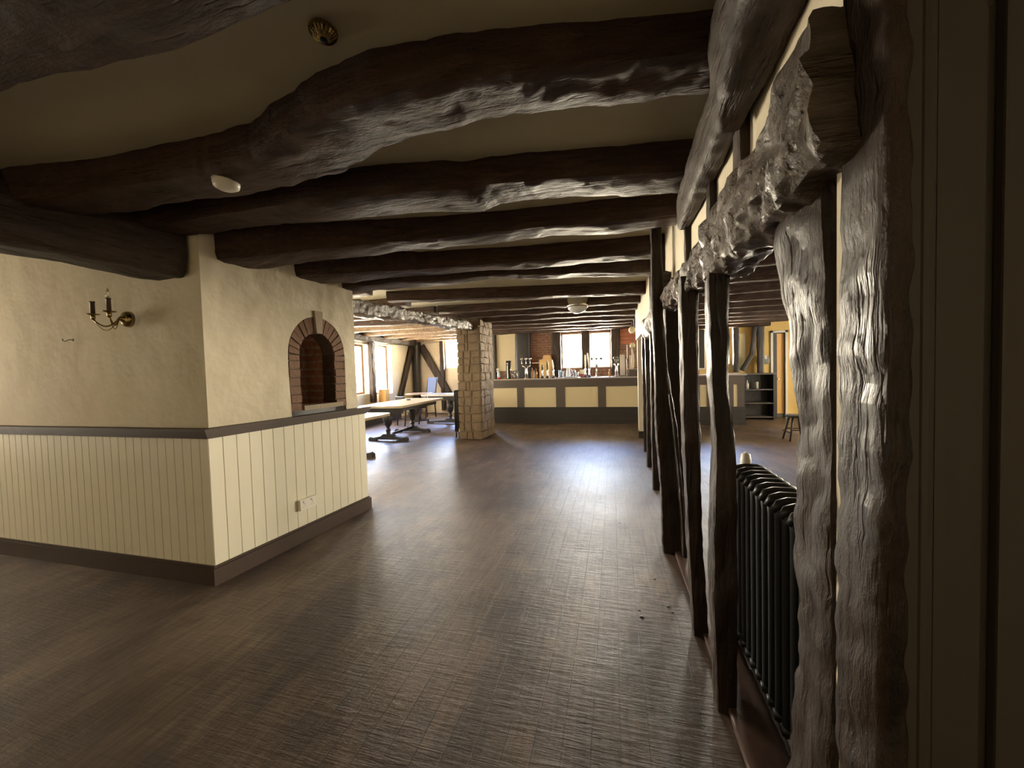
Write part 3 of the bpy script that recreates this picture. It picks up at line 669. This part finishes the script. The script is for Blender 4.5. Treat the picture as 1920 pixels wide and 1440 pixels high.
# timber and panels on the wall behind the bar
o = tag(MB().box(-3.46, -2.83, 11.26, 11.30, 1.40, 2.60).done('wall_panel', PANEL), 'plain cream panel behind the bar, right of the stone pillar', 'panel')
wbeam('timber_stud', [(-3.52, 11.22, 0, .10, .12), (-3.52, 11.22, 2.6, .10, .12)], 'dark upright at the left edge of the cream bar panel', BLACKWOOD, 211, 'stud')
wbeam('timber_post', [(-2.60, 11.16, 0, .46, .22), (-2.60, 11.16, 2.6, .46, .22)], 'broad dark post behind the triple chrome tap', BLACKWOOD, 212, 'post')
o = timber('ceiling_beam', [(-3.6, 11.02, 2.58, .12, .12), (-2.66, 11.02, 2.57, .12, .12)], WORN, seed=213, amp=.01); tag(o, 'short orange-brown lintel over the cream bar panel', 'beam')
wbeam('timber_post', [(-1.60, 11.22, 1.2, .26, .14), (-1.60, 11.22, 2.6, .26, .14)], 'brown post left of the left bar window', OZ, 214, 'post')
wbeam('timber_post', [(-.755, 11.24, 1.2, .24, .12), (-.755, 11.24, 2.6, .24, .12)], 'brown post between the two bright bar windows', OZ, 215, 'post')
wbeam('timber_post', [(.06, 11.22, 1.2, .22, .16), (.06, 11.22, 2.6, .22, .16)], 'dark post right of the right bar window', OZ, 216, 'post')
RED = plain('red_panelling', (.36, .12, .06), .5, bump=.2)
mb = MB()
for i in range(4): mb.box(.20, .95, 11.24, 11.28, 2.06+i*.115, 2.165+i*.115, bev=.006)
tag(mb.done('wall_panel', RED), 'red-brown horizontal boarding high behind the right end of the bar', 'panel')
bb = thing('back_bar', 'low dark back-bar cabinet under the bar windows', 'cabinet', (0, 0, 0))
MB().box(-3.4, 2.1, 10.98, 11.28, 0, 1.0).done('body', BLACKWOOD, bb); MB().box(-3.42, 2.12, 10.95, 11.29, 1.0, 1.03).done('top', FRIEZE, bb)
o = tag(MB().box(-2.34, -1.98, 11.12, 11.29, 1.60, 1.625).done('glass_shelf', CHROME), 'pale shelf on the brick wall right of the broad dark post', 'shelf')
cb = thing('carved_cupboard', 'yellow carved wooden cupboard with a stepped crest behind the bar', 'cupboard', (-1.93, 11.12, 1.03))
YW = plain('honey_wood', (.60, .38, .16), .45, bump=.2)
MB().box(-.17, .19, -.09, .09, 0, .66, bev=.008).done('body', YW, cb)
MB().prism([(-.17, .66), (-.06, .70), (-.04, .80), (.15, .80), (.19, .66)], 'y', -.09, .05).done('crest', YW, cb)
MB().box(-.14, .16, -.10, -.09, .05, .60, bev=.004).done('door', plain('honey_wood_light', (.72, .50, .2), .45), cb)

BT = 1.18
def onbar(name, label, cat, x, y=10.15, group=None, z=BT): return thing(name, label, cat, (x, y, z), group)
# spray bottle
t = onbar('spray_bottle', 'white trigger spray bottle with a red base at the left end of the bar', 'spray bottle', -3.08)
MB().lathe((0, 0, 0), [(.04, 0), (.042, .05)], 16).done('base', plain('red_plastic', (.55, .05, .04), .4), t, smooth=True)
MB().lathe((0, 0, .05), [(.042, 0), (.045, .06), (.03, .14), (.014, .18), (.014, .21)], 16).done('bottle', plain('pale_blue_plastic', (.62, .78, .8), .35), t, smooth=True)
MB().box(-.06, .03, -.012, .012, .255, .30, bev=.006).box(-.055, -.03, -.008, .008, .19, .26).done('trigger_head', WHITE, t)
# fonts
t = onbar('beer_font', 'tall black square beer font with a chrome stripe', 'beer tap', -2.80)
MB().box(-.055, .055, -.05, .05, 0, .50, bev=.015).done('column', IRON, t); MB().box(-.02, .0, -.056, -.05, .02, .38).done('badge_strip', CHROME, t)
MB().lathe((-.01, -.056, .42), [(.02, 0), (.02, .006)], 16, 'y').done('badge', WHITE, t); MB().tube([(.075, -.02, 0), (.075, -.02, .5)], .018, 10).done('chrome_column', CHROME, t, smooth=True)
def tumbler(x, y, h, r, label):
    t = tag(MB().lathe((0, 0, 0), [(r*.75, 0), (r, h), (r*.92, h), (r*.68, .012)], 16).done('glass', TUMBLER, smooth=True), label, 'glass', 'glasses on the bar'); t.location = (x, y, BT); return t
for x, y, h, r, l in ((-2.66, 10.1, .22, .036, 'tall clear glass right of the black beer font'), (-2.60, 10.2, .24, .036, 'clear glass just left of the triple chrome tap'), (-2.52, 10.12, .18, .03, 'shorter clear glass beside the triple chrome tap'),
                      (-1.38, 10.12, .2, .035, 'clear glass left of the white jug'), (-1.30, 10.22, .17, .035, 'small clear glass behind the white jug'), (-1.0, 10.12, .2, .04, 'clear glass right of the white jug'), (-.93, 10.2, .14, .045, 'low clear glass left of the pump handles')):
    tumbler(x, y, h, r, l)
def tfont(name, x, label, mat, cupm, w=.13, h=.46, spread=True):
    t = onbar(name, label, 'beer tap', x)
    MB().lathe((0, 0, 0), [(.06, 0), (.055, .015)], 18).done('base', CHROME, t)
    for s_ in (-1, 1):
        MB().tube([(s_*.032, 0, .01), (s_*.026, 0, .14), (s_*.024, 0, .26), (s_*.05, 0, .32), (s_*w*.85, 0, .345)], [.02, .018, .018, .022, .02], 10).done('column', mat, t, smooth=True)
    for s_ in (-1, 0, 1):
        MB().tube([(s_*w*.9, -.03, .34), (s_*w*.9, -.03, h-.06)], .010, 8).lathe((s_*w*.9, -.03, h-.06), [(.012, 0), (.034, .02), (.036, .04), (.02, .06)], 12).done('tap_handle', cupm, t, smooth=True)
    return t
tfont('triple_font', -2.29, 'triple-headed chrome beer tap in front of the broad dark post', CHROME, CHROME, .13, .56)
t = onbar('triple_font', 'three-armed beer tap with dark cups before the right bar window', 'beer tap', -.42)
DKM = plain('dark_metal', (.12, .12, .09), .4, .6)
MB().lathe((0, 0, 0), [(.05, 0), (.045, .015), (.02, .03), (.02, .22), (.03, .26), (.055, .31), (.045, .33), (.0, .34)], 14).done('column', CHROME, t, smooth=True)
MB().tube([(-.115, 0, .44), (-.11, 0, .37), (-.07, 0, .335), (0, 0, .33), (.07, 0, .335), (.11, 0, .37), (.115, 0, .44)], .011, 8).tube([(0, 0, .33), (0, 0, .44)], .009, 8).done('arm', DKM, t, smooth=True)
for s_ in (-1, 0, 1): MB().lathe((s_*.115, 0, .44), [(.012, 0), (.045, .035), (.045, .05), (.03, .06)], 12).done('cup', DKM, t, smooth=True)
tfont('twin_font', .08, 'chrome beer tap with a dark head near the right end of the bar', CHROME, DKM, .05, .5)
def bottle(x, y, z, r, h, mat, label, group=None):
    t = thing('bottle', label, 'bottle', (x, y, z), group)
    MB().lathe((0, 0, 0), [(r*.95, 0), (r, .01), (r, h*.58), (r*.45, h*.74), (r*.36, h*.93)], 14).done('body', mat, t, smooth=True)
    MB().lathe((0, 0, h*.93), [(r*.42, 0), (r*.42, h*.07)], 10).done('cap', WHITE, t); return t
AMB = plain('amber_glass', (.45, .22, .06), .15); GRN = plain('green_glass', (.12, .2, .08), .15); PALE = plain('pale_bottle', (.65, .6, .5), .3)
for i, (x, m_b, h, l) in enumerate(((-2.17, AMB, .28, 'amber bottle left of the carved cupboard, nearest the dark post'), (-2.12, PALE, .22, 'pale bottle standing between two amber ones'), (-2.06, AMB, .26, 'amber bottle touching the carved cupboard side'))):
    bottle(x, 10.35, BT, .03, h, m_b, l)
# hand pumps
def pump(x, label, mat, h=.46, lean=0):
    t = onbar('hand_pump', label, 'beer pump', x)
    MB().box(-.045, .045, -.05, .05, 0, .03, bev=.008).done('base', BLACKWOOD, t)
    MB().lathe((0, 0, .03), [(.03, 0), (.034, .05), (.022, .12), (.028, .16), (.02, .19)], 14).done('body', CHROME, t, smooth=True)
    MB().tube([(0, 0, .2), (lean*.3, 0, h*.6), (lean*.7, 0, h*.8), (lean, 0, h)], [.010, .019, .022, .014], 10).done('handle', mat, t, smooth=True)
    MB().tube([(0, -.03, .14), (0, -.09, .13), (0, -.095, .06)], .009, 8).done('spout', CHROME, t, smooth=True)
    return t
IV = plain('ivory_handle', (.78, .7, .5), .35)
pump(-1.85, 'dark-bodied hand pump standing before the carved cupboard', IRON, .36)
pump(-1.71, 'slender hand pump right of the carved cupboard', IRON, .45)
pump(-1.55, 'hand pump with a leaning ivory handle left of the left bar window', IV, .48, -.03)
pump(-.71, 'ivory-handled hand pump nearest the small cream box', IV, .58)
pump(-.61, 'tall ivory-handled hand pump between the two bar windows', IV, .63, -.04)
t = onbar('drinks_jug', 'white jug in the middle of the bar below the left window', 'jug', -1.16)
MB().lathe((0, 0, 0), [(.06, 0), (.065, .02), (.06, .15), (.045, .22), (.05, .26), (.042, .26), (.035, .2), (.05, .03)], 18).done('body', plain('glazed_white', (.75, .8, .85), .25), t, smooth=True)
MB().tube([(.05, 0, .22), (.10, 0, .20), (.10, 0, .10), (.058, 0, .06)], .009, 8).done('handle', WHITE, t, smooth=True)
t = onbar('box', 'small cream box on a red stand beside the ivory pump handles', 'box', -.80)
MB().box(-.05, .05, -.04, .04, .09, .20, bev=.004).done('body', plain('cream_card', (.75, .65, .4), .6), t); MB().box(-.045, .045, -.035, .035, 0, .09).done('stand', plain('dull_red', (.35, .08, .06), .5), t)
t = onbar('towel', 'folded pale blue bar towel lying below the left bar window', 'towel', -1.08, 9.98)
MB().box(-.16, .18, -.05, .06, 0, .03, bev=.01).done('folded_cloth', plain('pale_blue_cloth', (.45, .55, .68), .9), t)
bottle(-.10, 10.2, BT, .03, .19, AMB, 'short amber bottle under the right edge of the right bar window')
for x0, x1, z1, l in ((.17, .29, 1.74, 'taller pale menu card leaning at the right end of the bar'), (.40, .50, 1.72, 'narrower pale menu card beside the white pier')):
    t = thing('menu_board', l, 'menu board', ((x0+x1)/2, 10.3, BT+.001))
    MB().box(-(x1-x0)/2, (x1-x0)/2, -.006, .006, .02, z1-BT, bev=.003).done('card', plain('pale_card', (.6, .55, .45), .7), t)
    MB().box(-.05, .05, -.04, .04, 0, .02).done('foot', BLACKWOOD, t)
t = thing('shelf_box', 'raised grey serving box at the right end of the bar', 'box', (.47, 9.98, BT))
MB().box(-.10, .45, -.08, .2, 0, .17).done('body', FRIEZE, t); MB().box(-.14, .45, -.10, .22, .17, .19).done('top', BARTOP, t)
t = thing('candle_stick', 'thin pale candle standing above the menu cards', 'candle', (.355, 10.36, BT))
MB().lathe((0, 0, 0), [(.04, 0), (.02, .02), (.012, .1), (.02, .45)], 12).done('holder', DKM, t, smooth=True); MB().lathe((0, 0, .45), [(.013, 0), (.012, .35), (.003, .37)], 10).done('candle', WHITE, t, smooth=True)
for z, r, l in ((2.30, .075, 'upper cream paper globe hanging beside the white pier'), (1.93, .06, 'lower cream paper globe hanging beside the white pier')):
    t = thing('hanging_globe', l, 'lampshade', (.45, 9.6, z))
    MB().lathe((0, 0, 0), [(r*sin(pi*i/12)+.002, -r*1.1*cos(pi*i/12)) for i in range(13)], 18).done('globe', plain('cream_paper', (.8, .74, .45), .6), t, smooth=True)
    MB().tube([(0, 0, r), (0, 0, 2.58-z if z > 2 else 2.21-z)], .003, 6).done('cord', IRON, t)
t = thing('hanging_cloth', 'pale twisted cloth hanging beneath the paper globes', 'cloth', (.46, 9.6, 1.385))
MB().tube([(0, 0, 0), (-.01, 0, .15), (.0, 0, .3), (-.02, 0, .47)], [.02, .04, .03, .015], 10).done('cloth', plain('pale_cloth', (.75, .7, .55), .8), t, smooth=True)

# ================================================================= SIDE ROOM
DKW = BLACKWOOD
o = timber('ceiling_beam', [(2.1, 11.1, 2.46, .2, .2), (3.85, 11.1, 2.46, .2, .2)], OX, seed=301); tag(o, 'dark lintel beam over the side-room hatch, below the last joist', 'beam')
wbeam('timber_post', [(3.66, 11.14, 1.15, .14, .12), (3.66, 11.14, 2.4, .16, .12)], 'dark post standing on the shelf unit in the side room', BLACKWOOD, 302, 'post')
wbeam('timber_brace', [(3.24, 11.14, 1.24, .12, .1), (3.46, 11.14, 1.65, .10, .1), (3.54, 11.14, 2.38, .08, .1)], 'curved dark brace rising from the shelf unit in the side room', BLACKWOOD, 303, 'brace')
wbeam('timber_post', [(3.10, 11.16, 1.2, .14, .12), (3.10, 11.16, 2.4, .14, .12)], 'dark upright left of the curved brace in the side room', BLACKWOOD, 304, 'post')
t = thing('hatch_window', 'bright narrow hatch in the yellow wall left of the curved brace', 'hatch', (3.28, 11.28, 1.3))
PY = plain('pale_yellow_gloss', (.85, .78, .45), .5)
MB().box(-.07, .06, -.015, .015, 0, .89).done('panel', PY, t); MB().box(-.085, -.07, -.02, .02, 0, .9).box(.06, .075, -.02, .02, 0, .9).box(-.085, .075, -.02, .02, .89, .905).done('frame', WF, t)
t = thing('wall_box', 'dark switch box fixed to the wall beside the side-room post', 'box', (3.80, 11.25, 1.40)); MB().box(-.09, .09, -.05, .05, 0, .2, bev=.01).done('body', DKM, t); MB().box(-.03, .03, -.06, -.05, .12, .22).done('label_plate', WHITE, t)
su = thing('shelf_unit', 'dark open shelf unit under the curved brace in the side room', 'shelf unit', (3.52, 11.0, 0))
MB().box(-.34, -.31, -.2, .2, 0, 1.13).done('side_panel', DKW, su); MB().box(.31, .34, -.2, .2, 0, 1.13).done('side_panel', DKW, su); MB().box(-.31, .31, .17, .2, 0, 1.13).done('back_panel', DKW, su)
for z in (.05, .40, .74): MB().box(-.31, .31, -.19, .17, z, z+.03).done('shelf', FRIEZE, su)
MB().box(-.37, .37, -.23, .2, 1.13, 1.17, bev=.006).done('top', FRIEZE, su)
tag(MB().lathe((3.30, 10.98, .77), [(.04, 0), (.045, .12), (.02, .17), (.02, .22)], 14).done('bottle', PALE, smooth=True), 'pale bottle left on the top shelf of the dark shelf unit', 'bottle')
tag(MB().lathe((3.52, 10.98, .77), [(.04, 0), (.04, .16), (.03, .18)], 14).done('jar', PALE, smooth=True), 'pale jar right of the bottle on the dark shelf unit', 'jar')
# door set in the yellow wall
dr = struct(MB().box(3.94, 3.99, 11.26, 11.62, 0, 2.24).box(4.27, 4.32, 11.26, 11.62, 0, 2.24).box(3.94, 4.32, 11.26, 11.62, 2.19, 2.24).done('door_1', WF))
MB().box(3.995, 4.09, 11.30, 11.34, 0, 2.19).done('dark_jamb', BLACKWOOD, dr)
MB().box(4.09, 4.265, 11.34, 11.38, .06, 2.17).done('door_leaf', plain('orange_paint', (.80, .46, .12), .45), dr)
MB().box(4.09, 4.265, 11.335, 11.345, .0, .10).done('kick_plate', DKM, dr)
MB().lathe((4.12, 11.33, 1.0), [(.02, 0), (.012, -.04), (.02, -.05)], 12, 'y').done('handle', BRASS, dr)
st = thing('bar_stool', 'dark splayed wooden stool seen past the rough post', 'stool', (3.17, 7.95, 0))
MB().lathe((0, 0, .42), [(.15, 0), (.17, .015), (.17, .035), (.15, .045)], 20).done('seat', DKW, st)
for a in range(4):
    ca, sa = cos(pi/4+a*pi/2), sin(pi/4+a*pi/2)
    MB().tube([(ca*.10, sa*.10, .43), (ca*.21, sa*.21, 0)], [.02, .014], 8).done('leg', DKW, st, smooth=True)
MB().tube([(.12, .12, .2), (-.12, .12, .2)], .01, 6).tube([(-.13, -.13, .2), (.13, -.13, .2)], .01, 6).tube([(.15, -.15, .16), (.15, .15, .16)], .01, 6).tube([(-.15, -.15, .16), (-.15, .15, .16)], .01, 6).done('stretcher', DKW, st, smooth=True)
t = thing('framed_board', 'tall narrow dark board with a pale outline in the side room', 'board', (2.29, 11.27, 1.33))
MB().box(-.05, .08, -.01, .01, 0, 1.05).done('panel', PANE_D, t); MB().box(-.07, -.05, -.02, .02, -.02, 1.07).box(.08, .10, -.02, .02, -.02, 1.07).box(-.07, .10, -.02, .02, 1.05, 1.07).box(-.07, .10, -.03, .02, -.03, 0).done('frame', WF, t)

# ================================================================= FITTINGS
# wall light
ws = thing('wall_light', 'twin-armed brass wall light with candle sleeves on the cream chimney wall', 'wall light', (-3.31, 1.925, 1.84))
MB().lathe((0, 0, 0), [(.056, .01), (.055, -.008), (.048, -.020), (.034, -.028), (.020, -.032), (.016, -.042), (.010, -.050), (.002, -.052)], 24, 'y').done('back_plate', BRASS, ws, smooth=True)
for tx, ty in ((-.165, -.10), (.06, -.135)):
    P0 = Vector((0, -.05, 0)); P3 = Vector((tx, ty, -.005)); pts = []
    for i in range(13):
        u = i/12; p = P0.lerp(P3, u); p.z += -.05*sin(pi*u)**.9 ; pts.append(p)
    arm = MB().tube(pts, .0055, 8).done('arm', BRASS, ws, smooth=True)
    pts2 = [Vector((p.x*1.0, p.y, p.z-.028*sin(pi*i/12))) for i, p in enumerate(pts)][1:12]
    MB().tube(pts2, .0022, 6).done('scroll_wire', BRASS, arm, smooth=True)
    MB().lathe((tx, ty, -.005), [(.010, 0), (.012, .015), (.012, .03), (.036, .036), (.036, .040), (.012, .042)], 18).done('drip_pan', BRASS, ws, smooth=True)
    MB().lathe((tx, ty, .036), [(.0125, 0), (.0125, .075), (.015, .078), (.015, .085)], 14).done('candle_sleeve', plain('brown_sleeve', (.10, .05, .03), .4), ws, smooth=True)
MB().lathe((.06, -.135, .121), [(.008, 0), (.013, .02), (.010, .045), (.002, .07)], 12).done('bulb', glass_mat('bulb_glass', (1, .97, .9), .03, .6), ws, smooth=True)
hk = thing('coat_hook', 'small bent metal hook on the cream wall left of the wall light', 'hook', (-3.93, 1.935, 1.725))
MB().tube([(0, .01, 0), (0, -.02, 0), (-.004, -.03, -.010), (-.010, -.038, -.013), (-.014, -.044, -.006), (-.015, -.046, .006)], .003, 8).done('hook', DKM, hk, smooth=True)
MB().lathe((0, .004, 0), [(.010, 0), (.010, -.006)], 12, 'y').done('plate', DKM, hk)
# socket: on the right face of the chimney panelling
so = thing('wall_socket', 'white double wall socket low on the panelled chimney side', 'socket')
def fp(mb, s0, s1, z0, z1, o0, o1): face_prism(mb, [(s0, z0), (s1, z0), (s1, z1), (s0, z1)], o0, o1)
mb = MB(); fp(mb, .675, .835, .272, .362, .022, -.014); mb.done('face_plate', WHITE, so)
for s_ in (.69, .77):
    mb = MB(); fp(mb, s_+.008, s_+.020, .335, .352, -.014, -.018); mb.done('switch', plain('switch_grey', (.5, .47, .42), .4), so)
    mb = MB(); fp(mb, s_+.022, s_+.026, .318, .330, -.0142, -.0148); fp(mb, s_+.012, s_+.016, .298, .302, -.0142, -.0148); fp(mb, s_+.034, s_+.038, .298, .302, -.0142, -.0148); mb.done('pin_holes', IRON, so)
# detector under the crooked beam
sd = thing('smoke_detector', 'oval white smoke detector fixed under the crooked beam', 'smoke detector', (-1.755, 1.435, 2.337))
MB().lathe((0, 0, 0), [(.052, 0), (.056, -.012), (.052, -.030), (.036, -.040), (.001, -.042)], 26).done('body', WHITE, sd, smooth=True)
MB().lathe((0, 0, .006), [(.056, 0), (.058, -.008)], 26).done('mounting_ring', plain('aged_white', (.55, .5, .4), .5), sd)
# ribbed brass ceiling rose
cr_ = thing('ceiling_lamp_rose', 'small ribbed brass lamp fitting on the ceiling, top centre-left', 'ceiling light', (-.87, 1.06, 2.5))
MB().lathe((0, 0, 0), [(.036, .0), (.042, -.006), (.040, -.016), (.032, -.026), (.020, -.033), (.006, -.036)], 72, sq=(24, .05)).done('ribbed_cup', BRASS, cr_)
MB().lathe((0, 0, -.034), [(.012, 0), (.012, -.004), (.006, -.007)], 14).done('lamp_holder', IRON, cr_, smooth=True)
cg = thing('ceiling_lamp', 'frosted glass bowl lamp on the ceiling beams above the floor before the bar', 'ceiling light', (-.53, 6.15, 2.40))
MB().lathe((0, 0, 0), [(.16, .14), (.17, .0), (.165, -.02)], 28).done('metal_rim', CHROME, cg, smooth=True)
MB().lathe((0, 0, -.02), [(.155, 0), (.15, -.03), (.11, -.07), (.05, -.095), (.005, -.10)], 28).done('glass_bowl', plain('frosted_glass', (.75, .78, .8), .15), cg, smooth=True)
# crumbs of dirt
rnd = random.Random(9)
for (x, y, s_, lb) in ((.13, 2.20, .010, 'largest dark crumb of dirt on the floor left of the slim post'), (.12, 2.26, .006, 'small dark crumb directly behind the largest floor crumb'), (.285, 2.33, .008, 'dark crumb of dirt close to the foot of the slim post'), (.24, 2.62, .007, 'dark crumb in the shadow below the full-height post'),
                   (-.55, 2.07, .004, 'tiny dark speck alone in the middle of the floor'), (.03, 3.53, .006, 'farthest dark crumb, in the bright patch of floor'), (-.3, 3.0, .005, 'dark speck on the left border of the bright floor patch'), (.30, 2.28, .006, 'dark crumb touching the pair by the slim post foot')):
    b = MB(); bmesh.ops.create_icosphere(b.bm, subdivisions=2, radius=s_)
    for v in b.bm.verts: v.co = Vector((v.co.x*1.3, v.co.y, abs(v.co.z)*.5))+Vector((1, 1, 0))*noise.noise(v.co*200+Vector((x, y, 0))*9)*s_*.5
    o = b.done('dirt_crumb', BLACKWOOD, smooth=True); o.location = (x, y, 0)
    tag(o, lb, 'debris', 'crumbs on the floor')
